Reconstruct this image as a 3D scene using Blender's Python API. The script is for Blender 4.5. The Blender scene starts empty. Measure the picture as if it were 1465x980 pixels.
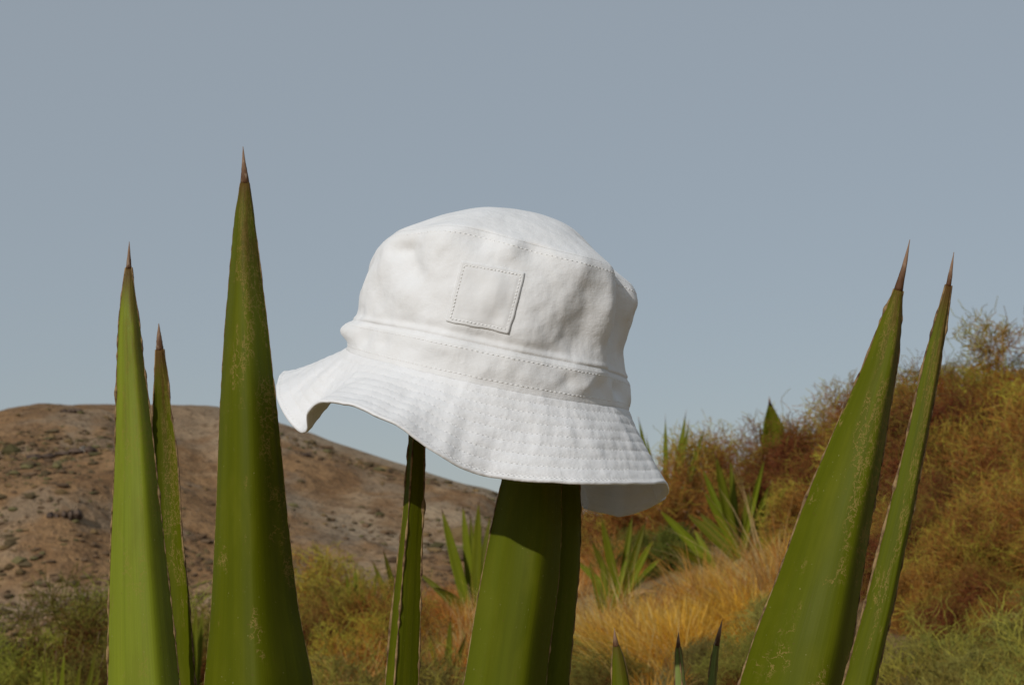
import bpy, math, random
import numpy as np
from mathutils import Vector, Matrix, noise as mnoise

random.seed(7)
rng = np.random.default_rng(7)
scene = bpy.context.scene
col = scene.collection

# ------------------------------------------------------------------ camera
F = 1465 * 50.0 / 36.0            # focal length in photograph pixels
HORIZON = 790.0                   # pixel row of the true horizon
PITCH = math.atan((HORIZON - 490.0) / F)
CAM = np.array((0.0, 0.0, 1.0))
cam_data = bpy.data.cameras.new('camera')
cam_data.lens = 50.0
cam_data.sensor_width = 36.0
cam_data.clip_start = 0.02
cam_data.clip_end = 6000.0
cam_data.dof.use_dof = True
cam_data.dof.focus_distance = 0.97
cam_data.dof.aperture_fstop = 24.0
cam = bpy.data.objects.new('camera', cam_data)
cam.location = CAM
cam.rotation_euler = (math.pi / 2 + PITCH, 0, 0)
col.objects.link(cam)
scene.camera = cam

# ------------------------------------------------------------------ sky, sun, exposure
SUN_EL = math.radians(27.0)
SUN_AZ = math.radians(211.0)  # compass angle of the sun, clockwise from +Y: left and behind the camera
to_sun = Vector((math.sin(SUN_AZ) * math.cos(SUN_EL), math.cos(SUN_AZ) * math.cos(SUN_EL), math.sin(SUN_EL)))
world = bpy.data.worlds.new('World')
scene.world = world
world.use_nodes = True
wn = world.node_tree
wn.nodes.clear()
sky = wn.nodes.new('ShaderNodeTexSky')
sky.sky_type = 'NISHITA'
sky.sun_disc = False
sky.sun_elevation = SUN_EL
sky.sun_rotation = SUN_AZ
sky.air_density = 1.0
sky.dust_density = 0.6
sky.ozone_density = 1.2
flat = wn.nodes.new('ShaderNodeMix')
flat.data_type = 'RGBA'
flat.inputs[0].default_value = 0.78          # thin even high haze over the blue
flat.inputs[7].default_value = (3.92, 4.42, 4.84, 1)
bg = wn.nodes.new('ShaderNodeBackground')
bg.inputs[1].default_value = 0.085
wo = wn.nodes.new('ShaderNodeOutputWorld')
wn.links.new(sky.outputs[0], flat.inputs[6])
wn.links.new(flat.outputs[2], bg.inputs[0])
wn.links.new(bg.outputs[0], wo.inputs[0])

sun_data = bpy.data.lights.new('sun', 'SUN')
sun_data.energy = 2.65
sun_data.angle = math.radians(0.6)
sun_data.color = (1.0, 0.96, 0.91)
sun = bpy.data.objects.new('sun', sun_data)
sun.rotation_euler = to_sun.to_track_quat('Z', 'Y').to_euler()
col.objects.link(sun)

scene.view_settings.view_transform = 'Standard'
scene.view_settings.look = 'None'
scene.view_settings.exposure = 0.0
scene.view_settings.gamma = 1.0
scene.view_settings.use_curve_mapping = False

# ------------------------------------------------------------------ helpers
UPV = np.array((0, -math.sin(PITCH), math.cos(PITCH)))
FWD = np.array((0, math.cos(PITCH), math.sin(PITCH)))

def at(px, py, Y):
    """the point on the line of sight through a photograph pixel that lies Y metres ahead"""
    d = FWD + np.array(((px - 732.5) / F, 0, 0)) - UPV * ((py - 490.0) / F)
    return CAM + d * (Y / d[1])

def proj(p):
    v = np.asarray(p, float) - CAM
    w = v @ FWD
    return np.stack((732.5 + F * v[..., 0] / w, 490.0 - F * (v @ UPV) / w), -1)

def pchip(xs, ys, x):
    """monotone cubic interpolation"""
    xs = np.asarray(xs, float); ys = np.asarray(ys, float); x = np.asarray(x, float)
    h = np.diff(xs); d = np.diff(ys) / h
    m = np.zeros_like(ys)
    for i in range(1, len(xs) - 1):
        if d[i - 1] * d[i] > 0:
            w1 = 2 * h[i] + h[i - 1]; w2 = h[i] + 2 * h[i - 1]
            m[i] = (w1 + w2) / (w1 / d[i - 1] + w2 / d[i])
    m[0] = d[0]; m[-1] = d[-1]
    i = np.clip(np.searchsorted(xs, x) - 1, 0, len(h) - 1)
    t = np.clip((x - xs[i]) / h[i], -0.5, 1.5)
    t2 = t * t; t3 = t2 * t
    return (2*t3-3*t2+1)*ys[i] + (t3-2*t2+t)*h[i]*m[i] + (-2*t3+3*t2)*ys[i+1] + (t3-t2)*h[i]*m[i+1]

def periodic(xs, ys, x):
    """the same for a closed curve over degrees"""
    xs = list(xs); ys = list(ys); n = len(xs)
    X = [a - 360 for a in xs] + xs + [a + 360 for a in xs]
    return pchip(X, ys * 3, np.mod(x, 360))

def smooth(a, b, x):
    t = np.clip((np.asarray(x, float) - a) / (b - a), 0, 1)
    return t * t * (3 - 2 * t)

def gauss(x, c, w):
    return np.exp(-((x - c) / w) ** 2)

def angd(a, b):
    return (np.asarray(a) - b + 180) % 360 - 180

_H = rng.permutation(4096)
def vnoise(x, y, z=0.0):
    """vectorised smooth value noise in about -1..1"""
    x = np.asarray(x, float); y = np.asarray(y, float); z = np.asarray(z, float) + 0 * x
    xi = np.floor(x).astype(int); yi = np.floor(y).astype(int); zi = np.floor(z).astype(int)
    fx = x - xi; fy = y - yi; fz = z - zi
    fx = fx*fx*(3-2*fx); fy = fy*fy*(3-2*fy); fz = fz*fz*(3-2*fz)
    def hsh(a, b, c):
        return _H[(_H[(_H[a & 4095] + b) & 4095] + c) & 4095] / 2047.5 - 1
    r = 0
    for dx in (0, 1):
        for dy in (0, 1):
            for dz in (0, 1):
                w = (fx if dx else 1-fx) * (fy if dy else 1-fy) * (fz if dz else 1-fz)
                r = r + w * hsh(xi+dx, yi+dy, zi+dz)
    return r

def fbm(x, y, z=0.0, o=4):
    r = 0; a = 1.0
    for k in range(o):
        r = r + a * vnoise(np.asarray(x) * 2**k + 17.3*k, np.asarray(y) * 2**k + 5.1*k, np.asarray(z) * 2**k)
        a *= 0.5
    return r

def tag(o, label=None, cat=None, group=None, kind=None):
    if label: o['label'] = label
    if cat: o['category'] = cat
    if group: o['group'] = group
    if kind: o['kind'] = kind
    return o

def empty(name, loc=(0, 0, 0)):
    o = bpy.data.objects.new(name, None)
    o.empty_display_size = 0.05
    o.location = tuple(float(v) for v in loc)
    col.objects.link(o)
    return o

def link(name, me, parent=None, local=True):
    o = bpy.data.objects.new(name, me)
    col.objects.link(o)
    if parent is not None:
        o.parent = parent
        if not local:
            loc = Vector((0, 0, 0)); q = parent
            while q is not None:
                loc += q.location; q = q.parent
            o.location = -loc
            if parent.parent is not None and parent.type == 'MESH':
                o.location = (0, 0, 0)
    return o

def mesh(name, V, Fq, mat, smooth_=True, uv=None, vcol=None):
    """V (n,3), Fq list of faces or (m,k) array"""
    me = bpy.data.meshes.new(name)
    V = np.asarray(V, np.float32)
    if isinstance(Fq, np.ndarray):
        k = Fq.shape[1]; m = len(Fq)
        me.vertices.add(len(V)); me.vertices.foreach_set('co', V.ravel())
        me.loops.add(m * k); me.loops.foreach_set('vertex_index', Fq.astype(np.int32).ravel())
        me.polygons.add(m); me.polygons.foreach_set('loop_start', np.arange(0, m*k, k, dtype=np.int32))
        me.update(calc_edges=True)
    else:
        me.from_pydata(V.tolist(), [], Fq)
        me.update()
    me.polygons.foreach_set('use_smooth', np.full(len(me.polygons), smooth_, bool))
    if uv is not None:
        lay = me.uv_layers.new(name='UVMap')
        idx = np.empty(len(me.loops), np.int32); me.loops.foreach_get('vertex_index', idx)
        lay.data.foreach_set('uv', np.asarray(uv, np.float32)[idx].ravel())
    if vcol is not None:
        a = me.attributes.new('col', 'FLOAT_COLOR', 'POINT')
        c = np.ones((len(V), 4), np.float32); c[:, :3] = vcol
        a.data.foreach_set('color', c.ravel())
    me.materials.append(mat)
    return me

def gridfaces(n, m, wrap=False, flip=False):
    """faces of an n x m vertex grid (row-major); wrap joins the last column to the first"""
    i = np.arange(n - 1)[:, None]
    j = np.arange(m if wrap else m - 1)[None, :]
    j2 = (j + 1) % m
    a = i * m + j; b = i * m + j2; c = (i + 1) * m + j2; d = (i + 1) * m + j
    f = np.stack((a, b, c, d), -1).reshape(-1, 4)
    return f[:, ::-1].copy() if flip else f

# ------------------------------------------------------------------ materials
class N:
    """a small node-tree writer"""
    def __init__(self, name):
        self.m = bpy.data.materials.new(name)
        self.m.use_nodes = True
        self.t = self.m.node_tree
        self.t.nodes.clear()
        self.out = self.t.nodes.new('ShaderNodeOutputMaterial')
    def n(self, kind, **kw):
        x = self.t.nodes.new(kind)
        for k, v in kw.items():
            setattr(x, k, v)
        return x
    def l(self, a, b):
        self.t.links.new(a, b)
    def val(self, sock, v):
        if hasattr(v, 'is_output'):
            self.l(v, sock)
        else:
            sock.default_value = v
    def math(self, op, a, b=0.0, c=None, clamp=False):
        x = self.n('ShaderNodeMath', operation=op, use_clamp=clamp)
        self.val(x.inputs[0], a); self.val(x.inputs[1], b)
        if c is not None: self.val(x.inputs[2], c)
        return x.outputs[0]
    def mix(self, f, a, b, mode='MIX'):
        x = self.n('ShaderNodeMix', data_type='RGBA', blend_type=mode)
        self.val(x.inputs[0], f)
        for s, v in ((x.inputs[6], a), (x.inputs[7], b)):
            if isinstance(v, tuple): s.default_value = (*v, 1)
            else: self.l(v, s)
        return x.outputs[2]
    def noise(self, vec, scale, detail=3, rough=0.55):
        x = self.n('ShaderNodeTexNoise')
        x.inputs['Scale'].default_value = scale
        x.inputs['Detail'].default_value = detail
        x.inputs['Roughness'].default_value = rough
        if vec is not None: self.l(vec, x.inputs['Vector'])
        return x.outputs[0]
    def mapping(self, vec, scale=(1, 1, 1), loc=(0, 0, 0)):
        x = self.n('ShaderNodeMapping')
        x.inputs['Scale'].default_value = scale
        x.inputs['Location'].default_value = loc
        self.l(vec, x.inputs['Vector'])
        return x.outputs[0]
    def ramp(self, f, a, b):
        """0 at a, 1 at b"""
        x = self.n('ShaderNodeMapRange', interpolation_type='SMOOTHSTEP')
        self.val(x.inputs[0], f)
        x.inputs[1].default_value = a; x.inputs[2].default_value = b
        return x.outputs[0]
    def bump(self, h, strength, dist):
        x = self.n('ShaderNodeBump')
        x.inputs['Strength'].default_value = strength
        x.inputs['Distance'].default_value = dist
        self.l(h, x.inputs['Height'])
        return x.outputs[0]
    def bsdf(self, colour, rough=0.8, spec=0.3, normal=None, sheen=0.0, transl=0.0, tcol=None):
        p = self.n('ShaderNodeBsdfPrincipled')
        if isinstance(colour, tuple): p.inputs['Base Color'].default_value = (*colour, 1)
        else: self.l(colour, p.inputs['Base Color'])
        self.val(p.inputs['Roughness'], rough)
        self.val(p.inputs['Specular IOR Level'], spec)
        p.inputs['Sheen Weight'].default_value = sheen
        if normal is not None: self.l(normal, p.inputs['Normal'])
        s = p.outputs[0]
        if transl > 0:
            tr = self.n('ShaderNodeBsdfTranslucent')
            c = tcol if tcol is not None else colour
            if isinstance(c, tuple): tr.inputs[0].default_value = (*c, 1)
            else: self.l(c, tr.inputs[0])
            ms = self.n('ShaderNodeMixShader')
            ms.inputs[0].default_value = transl
            self.l(s, ms.inputs[1]); self.l(tr.outputs[0], ms.inputs[2])
            s = ms.outputs[0]
        self.l(s, self.out.inputs[0])
        return self.m

def mat_cloth(name, base=(0.79, 0.795, 0.80), weave=1.0):
    k = N(name)
    tc = k.n('ShaderNodeTexCoord').outputs['Object']
    big = k.noise(tc, 38, 4)
    fine = k.noise(tc, 900, 2)
    wv = k.noise(k.mapping(tc, (1, 1, 3)), 420, 2)
    c = k.mix(k.ramp(big, 0.3, 0.75), base, tuple(v * f for v, f in zip(base, (0.955, 0.95, 0.94))))
    h = k.math('ADD', k.math('MULTIPLY', fine, 0.55), k.math('MULTIPLY', wv, 0.6))
    nb = k.bump(h, 0.35 * weave, 0.0006)
    wr = k.n('ShaderNodeBump'); wr.inputs['Strength'].default_value = 0.5 * weave; wr.inputs['Distance'].default_value = 0.004
    k.l(k.noise(tc, 55, 3, 0.5), wr.inputs['Height']); k.l(nb, wr.inputs['Normal'])
    return k.bsdf(c, 0.9, 0.15, wr.outputs[0], sheen=0.12, transl=0.08)

def mat_leaf(name, dark=(0.060, 0.072, 0.001), light=(0.094, 0.106, 0.002), scars=1.0, vary=0.0, spec=0.07, tip=(0.020, 0.062)):
    """uv: u 0..1 across, v metres below the leaf's tip"""
    k = N(name)
    uv = k.n('ShaderNodeTexCoord').outputs['UV']
    sep = k.n('ShaderNodeSeparateXYZ'); k.l(uv, sep.inputs[0])
    u, v = sep.outputs[0], sep.outputs[1]
    info = k.n('ShaderNodeObjectInfo')
    off = k.n('ShaderNodeCombineXYZ')
    k.l(k.math('MULTIPLY', info.outputs['Random'], 40.0), off.inputs[0]); k.l(k.math('MULTIPLY', info.outputs['Random'], 17.0), off.inputs[1])
    va = k.n('ShaderNodeVectorMath', operation='ADD'); k.l(uv, va.inputs[0]); k.l(off.outputs[0], va.inputs[1])
    p = va.outputs[0]
    streak = k.noise(k.mapping(p, (6, 2.2, 1)), 1.0, 4, 0.6)
    fstreak = k.noise(k.mapping(p, (70, 5, 1)), 1.0, 3, 0.6)
    blotch = k.noise(k.mapping(p, (3, 14, 1)), 1.0, 3)
    c = k.mix(k.ramp(k.math('ADD', k.math('MULTIPLY', streak, 0.6), k.math('MULTIPLY', fstreak, 0.4)), 0.32, 0.68), dark, light)
    fib = k.ramp(fstreak, 0.42, 0.62)
    c = k.mix(k.math('MULTIPLY', fib, 0.22), c, (0.035, 0.040, 0.002))
    c = k.mix(k.math('MULTIPLY', k.ramp(blotch, 0.45, 0.75), 0.5), c, (0.115, 0.12, 0.006))
    # waxy bloom that gathers low on the leaf and near its left margin
    bloom = k.math('MULTIPLY', k.ramp(k.noise(k.mapping(p, (2.2, 2.0, 1)), 1.0, 2), 0.45, 0.7), 0.22)
    c = k.mix(bloom, c, (0.12, 0.15, 0.02))
    # tan corky scars: contour lines of a fine noise, in patches, more towards the tip
    pm = k.mapping(p, (9.5, 120, 1))
    lines = k.math('ABSOLUTE', k.math('SUBTRACT', k.noise(pm, 1.0, 5, 0.68), 0.5))
    lines = k.math('SUBTRACT', 1.0, k.ramp(lines, 0.002, 0.022))
    patch = k.noise(k.mapping(p, (3.2, 19, 1)), 1.0, 3)
    tipw = k.math('SUBTRACT', 1.0, k.ramp(v, 0.03, 0.33))
    side = k.ramp(u, 0.15, 0.62)
    thr = k.math('ADD', patch, k.math('MULTIPLY', k.math('MULTIPLY', tipw, side), 0.26))
    sc = k.math('MULTIPLY', lines, k.ramp(thr, 0.57, 0.66))
    c = k.mix(k.math('MULTIPLY', sc, 0.75 * scars), c, (0.32, 0.205, 0.075))
    # brown drying towards the spine and in a few rusty spots
    tipv = k.math('ADD', v, k.math('MULTIPLY', k.math('SUBTRACT', blotch, 0.5), 0.05))
    tipb = k.math('SUBTRACT', 1.0, k.ramp(k.math('ADD', v, k.math('MULTIPLY', k.math('SUBTRACT', fstreak, 0.5), 0.05 * tip[1] / 0.062)), *tip))
    tips = k.math('MULTIPLY', k.math('MULTIPLY', side, k.ramp(patch, 0.36, 0.6)), k.math('SUBTRACT', 1.0, k.ramp(tipv, 0.03, 0.17)))
    tipb = k.math('MAXIMUM', tipb, k.math('MULTIPLY', tips, 0.75))
    c = k.mix(k.math('MULTIPLY', tipb, 0.92 * min(1, scars + .55)), c, (0.085, 0.038, 0.012))
    spots = k.ramp(k.noise(k.mapping(p, (26, 330, 1)), 1.0, 2), 0.70, 0.78)
    c = k.mix(k.math('MULTIPLY', spots, 0.7), c, (0.10, 0.05, 0.015))
    dots = k.ramp(k.noise(k.mapping(p, (45, 560, 1)), 1.0, 1), 0.74, 0.80)
    c = k.mix(k.math('MULTIPLY', dots, 0.6), c, (0.38, 0.34, 0.16))
    h = k.math('ADD', k.math('MULTIPLY', fstreak, 0.6), k.math('MULTIPLY', sc, 0.7))
    fine = k.noise(k.mapping(p, (120, 1500, 1)), 1.0, 2)
    h = k.math('ADD', h, k.math('MULTIPLY', fine, 0.25))
    rough = k.math('ADD', 0.40, k.math('MULTIPLY', k.math('ADD', k.math('MULTIPLY', sc, 0.4), k.math('MULTIPLY', blotch, 0.25)), 1.0))
    if vary:
        hv = k.n('ShaderNodeHueSaturation'); k.l(c, hv.inputs['Color'])
        k.l(k.math('ADD', 1 - vary, k.math('MULTIPLY', info.outputs['Random'], 2 * vary)), hv.inputs['Value'])
        k.l(k.math('ADD', 0.48, k.math('MULTIPLY', info.outputs['Random'], 0.03)), hv.inputs['Hue'])
        c = hv.outputs[0]
    return k.bsdf(c, rough, spec, k.bump(h, 0.22, 0.0010))

def mat_noisy(name, a, b, scale, rough=0.85, spec=0.25, bump=0.4, dist=0.002, coord='Object', stretch=(1, 1, 1)):
    k = N(name)
    tc = k.mapping(k.n('ShaderNodeTexCoord').outputs[coord], stretch)
    f = k.noise(tc, scale, 5, 0.65)
    c = k.mix(k.ramp(f, 0.3, 0.7), a, b)
    return k.bsdf(c, rough, spec, k.bump(f, bump, dist))

def mat_spine():
    k = N('spine_brown')
    tc = k.n('ShaderNodeTexCoord')
    z = k.n('ShaderNodeSeparateXYZ'); k.l(tc.outputs['Generated'], z.inputs[0])
    f = k.noise(k.mapping(tc.outputs['Object'], (1, 1, .3)), 230, 5, 0.7)
    h = k.math('ADD', z.outputs[2], k.math('MULTIPLY', k.math('SUBTRACT', f, 0.5), 1.1))
    c = k.mix(k.ramp(h, 0.10, 0.75), (0.085, 0.037, 0.012), (0.23, 0.14, 0.085))
    c = k.mix(k.math('MULTIPLY', k.ramp(f, 0.56, 0.66), 0.7), c, (0.30, 0.22, 0.15))
    return k.bsdf(c, 0.7, 0.25, k.bump(f, 0.8, 0.0012))

def mat_attr(name, rough=0.8, transl=0.25, spec=0.2, spread=0.15):
    """colour of each twig or blade from the plant itself, each plant a little different"""
    k = N(name)
    a = k.n('ShaderNodeAttribute', attribute_name='col').outputs['Color']
    info = k.n('ShaderNodeObjectInfo').outputs['Random']
    hs = k.n('ShaderNodeHueSaturation')
    k.l(a, hs.inputs['Color'])
    k.l(k.math('ADD', 0.478, k.math('MULTIPLY', info, 0.034)), hs.inputs['Hue'])
    k.l(k.math('ADD', 1.0 - spread, k.math('MULTIPLY', info, 2 * spread)), hs.inputs['Value'])
    return k.bsdf(hs.outputs[0], rough, spec, transl=transl)

def mat_ground():
    k = N('dry_soil')
    tc = k.n('ShaderNodeTexCoord').outputs['Object']
    b = k.noise(tc, 0.8, 5); f = k.noise(tc, 14, 5, 0.7); s = k.noise(tc, 60, 3)
    c = k.mix(k.ramp(b, 0.35, 0.65), (0.19, 0.115, 0.05), (0.30, 0.21, 0.10))
    c = k.mix(k.math('MULTIPLY', k.ramp(f, 0.4, 0.7), 0.7), c, (0.12, 0.075, 0.035))
    c = k.mix(k.math('MULTIPLY', k.ramp(s, 0.6, 0.75), 0.6), c, (0.36, 0.30, 0.21))
    h = k.math('ADD', f, k.math('MULTIPLY', s, 0.4))
    return k.bsdf(c, 0.95, 0.1, k.bump(h, 0.8, 0.03))

def mat_hill():
    k = N('hill_earth')
    tc = k.n('ShaderNodeTexCoord').outputs['Object']
    big = k.noise(tc, 0.045, 4); mid = k.noise(tc, 0.25, 5, 0.65); fine = k.noise(tc, 1.3, 5, 0.7); sp = k.noise(tc, 3.2, 3, 0.6)
    geo = k.n('ShaderNodeSeparateXYZ'); k.l(tc, geo.inputs[0])
    c = k.mix(k.ramp(mid, 0.35, 0.65), (0.205, 0.115, 0.054), (0.305, 0.182, 0.088))
    # pale scree runs on the right flank and low saddle
    scree = k.math('MULTIPLY', k.ramp(k.math('ADD', big, k.math('MULTIPLY', mid, 0.35)), 0.62, 0.78), k.ramp(geo.outputs[0], -45.0, -20.0))
    c = k.mix(k.math('MULTIPLY', scree, 0.7), c, (0.36, 0.285, 0.195))
    grey = k.noise(tc, 0.13, 4, 0.6)
    c = k.mix(k.math('MULTIPLY', k.ramp(grey, 0.52, 0.64), 0.6), c, (0.25, 0.195, 0.135))
    low = k.math('SUBTRACT', 1.0, k.ramp(geo.outputs[2], -4.0, 1.5))
    c = k.mix(k.math('MULTIPLY', low, k.ramp(mid, 0.4, 0.6)), c, (0.33, 0.20, 0.085))
    c = k.mix(k.math('MULTIPLY', k.ramp(fine, 0.48, 0.66), 0.75), c, (0.11, 0.066, 0.036))
    c = k.mix(k.math('MULTIPLY', k.ramp(sp, 0.58, 0.72), 0.5), c, (0.36, 0.25, 0.15))
    h = k.math('ADD', k.math('MULTIPLY', mid, 1.2), k.math('ADD', fine, k.math('MULTIPLY', sp, 0.4)))
    return k.bsdf(c, 0.95, 0.1, k.bump(h, 0.9, 0.5))

M = {
    'cloth': mat_cloth('white_cotton_twill'),
    'brimcloth': mat_cloth('white_brim_cotton', (0.79, 0.795, 0.805), 1.3),
    'patch': mat_cloth('white_patch_cloth', (0.77, 0.773, 0.775), 0.6),
    'thread': mat_noisy('white_thread', (0.78, 0.775, 0.765), (0.82, 0.815, 0.80), 800, 0.7, 0.3, 0.2, 0.0003),
    'leaf': mat_leaf('agave_green'),
    'leaf_fresh': mat_leaf('agave_fresh_green', (0.150, 0.185, 0.008), (0.195, 0.23, 0.014), 0.5, spec=0.16),
    'leaf_clean': mat_leaf('agave_clean_green', scars=0.12),
    'leaf_far': mat_leaf('agave_distant_green', (0.07, 0.088, 0.004), (0.15, 0.168, 0.010), 0.3, vary=0.35),
    'leaf_pale': mat_leaf('agave_pale_green', (0.17, 0.215, 0.05), (0.23, 0.27, 0.085), 0.1, tip=(0.006, 0.018)),
    'leaf_short': mat_leaf('agave_short_leaf_green', scars=0.1, tip=(0.008, 0.022)),
    'spine': mat_spine(),
    'margin': mat_noisy('leaf_margin_brown', (0.06, 0.03, 0.014), (0.30, 0.20, 0.09), 130, 0.8, 0.2, 0.6, 0.001),
    'stem': mat_noisy('agave_stem', (0.16, 0.15, 0.06), (0.28, 0.24, 0.12), 30, 0.8, 0.2),
    'dead': mat_noisy('dead_agave_leaf', (0.16, 0.085, 0.035), (0.34, 0.22, 0.10), 25, 0.85, 0.15),
    'twig': mat_attr('wiry_twigs', 0.8, 0.04, spread=0.38),
    'blade': mat_attr('dry_grass_blade', 0.7, 0.45),
    'scrub': mat_attr('hill_scrub_leaf', 0.9, 0.0),
    'ground': mat_ground(),
    'hill': mat_hill(),
    'rock': mat_noisy('dark_rock', (0.035, 0.025, 0.02), (0.13, 0.09, 0.065), 1.6, 0.95, 0.15, 0.8, 0.1),
    'pale_rock': mat_noisy('pale_rock', (0.30, 0.25, 0.20), (0.42, 0.37, 0.31), 1.6, 0.95, 0.15, 0.8, 0.1),
}

# ------------------------------------------------------------------ terrain
def ground_z(x, y):
    x = np.asarray(x, float); y = np.asarray(y, float)
    xs = 14 * np.tanh(x / 14)
    near = 0.27 * xs + 0.05 * np.minimum(y, 14)
    near = near + 0.07 * fbm(x * 0.5, y * 0.5, 3.0, 3) * smooth(2, 5, y) + 0.012 * fbm(x * 4, y * 4, 8.0, 3)
    drop = np.maximum(y - 14, 0)
    near = near - 0.011 * drop ** 2 * (1 / (1 + drop / 60))
    valley = -6.0 + 0.35 * fbm(x * 0.05, y * 0.05, 1.0, 3)
    far = np.hypot(x, y)
    k = smooth(28, 62, far)
    return np.maximum(near, -6.4) * (1 - k) + valley * k

def build_ground():
    R = np.concatenate(([0.0], np.geomspace(0.25, 4000, 300)))
    fr = np.linspace(-28, 28, 330)
    rest = np.linspace(28, 332, 90)[1:-1]
    A = np.radians(np.concatenate((fr, rest)))
    rr, aa = np.meshgrid(R, A, indexing='ij')
    x = rr * np.sin(aa); y = rr * np.cos(aa)
    z = ground_z(x, y)
    V = np.stack((x, y, z), -1).reshape(-1, 3)
    o = link('ground', mesh('ground', V, gridfaces(len(R), len(A), True, True), M['ground']))
    tag(o, kind='structure')
build_ground()

HY = 140.0
crest_px = [(-900, 800), (-450, 757), (-150, 672), (0, 617), (60, 594), (98, 581), (122, 578), (200, 577), (310, 580), (400, 604), (480, 632), (560, 659),
            (640, 684), (715, 704), (800, 728), (950, 770), (1250, 840), (1700, 880)]
_cx = [at(px, py, HY)[0] for px, py in crest_px]
_cz = [at(px, py, HY)[2] for px, py in crest_px]

def hill_z(x, y):
    x = np.asarray(x, float); y = np.asarray(y, float)
    crest = pchip(_cx, _cz, x)
    t = (y - 58) / (HY - 58)
    # concave foot, straighter face, rounded crest and a fall behind
    face = np.where(t < 1, 0.30 * t + 0.70 * smooth(-0.15, 1.08, t) , 1.0)
    face = np.clip(face, -0.2, 1) / (0.30 + 0.70 * smooth(-0.15, 1.08, 1.0))
    back = np.maximum(y - HY, 0)
    z = -8.0 + (crest + 8.0) * np.minimum(face, 1) - 0.004 * back ** 2
    amp = smooth(0.0, 0.5, t) * (1 - smooth(0.82, 1.0, t)) + 0.12
    gul = np.abs(vnoise(x * 0.075 + 0.6 * vnoise(x * .03, y * .03), y * 0.018, 4.0))
    z = z - amp * 1.7 * (1 - smooth(0, 0.35, gul))
    z = z + amp * (1.3 * fbm(x * 0.06, y * 0.06, 6.0, 2)) + 0.22 * fbm(x * 0.4, y * 0.4, 2.0, 4) * (amp + .15)
    return z

def build_hill():
    x = np.linspace(-175, 110, 520); y = np.concatenate((np.linspace(56, 146, 300), np.linspace(148, 230, 40)))
    yy, xx = np.meshgrid(y, x, indexing='ij')
    V = np.stack((xx, yy, hill_z(xx, yy)), -1).reshape(-1, 3)
    o = link('hill', mesh('hill', V, gridfaces(len(y), len(x)), M['hill']))
    tag(o, kind='structure')
build_hill()

def hit(px, py, zf, y0, y1, n=1500):
    ys = np.linspace(y0, y1, n)
    pts = np.array([at(px, py, Y) for Y in ys])
    below = pts[:, 2] <= zf(pts[:, 0], pts[:, 1])
    return pts[np.argmax(below)] if below.any() else None

# ------------------------------------------------------------------ foreground agave leaves
def leaf_section(kind, u, arg=0.0):
    """offsets of front and back faces, in half-widths, positive towards the viewer"""
    e = np.clip(1 - np.abs(u) ** 2.3, 0, 1)
    if kind == 'convex':
        f = 0.80 * e ** 0.72
        b = f * 0.50 - 0.03 * e
    elif kind == 'channel':
        f = -0.62 * e ** 0.8
        b = f - 0.22 * e ** 0.7
    elif kind == 'ridge':                   # rounded ridge at u = arg, steep on its right
        k = np.where(u < arg, (u + 1) / (arg + 1), (1 - u) / (1 - arg))
        f = 1.05 * np.where(u < arg, 1 - (1 - k) ** 2.1, 1 - (1 - k) ** 1.35)
        f = np.convolve(np.pad(f, 1, mode='edge'), (.25, .5, .25), 'valid'); f[0] = f[-1] = 0
        b = f * 0.45 - 0.03 * e
    else:                                   # keel: two flat faces meeting at u = arg
        f = np.where(u < arg, (u + 1) / (arg + 1), (1 - u) / (1 - arg)) ** 0.9 * 0.85
        b = f * 0.3 - 0.05 * e
    return f, b

class PlantFrame:
    def __init__(self, root): self.root = root

def put(name, V, Fq, mat, parent, uv=None, smooth_=True):
    """a mesh whose vertices are given in world space, parented under `parent`"""
    loc = Vector((0, 0, 0)); q = parent
    while q is not None:
        loc += q.location; q = q.parent
    o = link(name, mesh(name, np.asarray(V) - np.array(loc), Fq, mat, smooth_, uv), parent)
    return o

def tube(C, R, n=8, closed_ends=True):
    """tapered tube along C (k,3) with radii R"""
    C = np.asarray(C, float); k = len(C)
    T = np.gradient(C, axis=0); T /= np.linalg.norm(T, axis=1)[:, None] + 1e-12
    ref = np.array((0.31, 0.9, 0.27)); A = np.cross(T, ref); A /= np.linalg.norm(A, axis=1)[:, None] + 1e-12
    B = np.cross(T, A)
    a = np.linspace(0, 2 * np.pi, n, endpoint=False)
    V = C[:, None] + np.asarray(R)[:, None, None] * (np.cos(a)[None, :, None] * A[:, None] + np.sin(a)[None, :, None] * B[:, None])
    V = V.reshape(-1, 3)
    Fq = gridfaces(k, n, True).tolist()
    if closed_ends:
        Fq.append(list(range(n))[::-1]); Fq.append([(k - 1) * n + i for i in range(n)])
    return V, Fq

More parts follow.
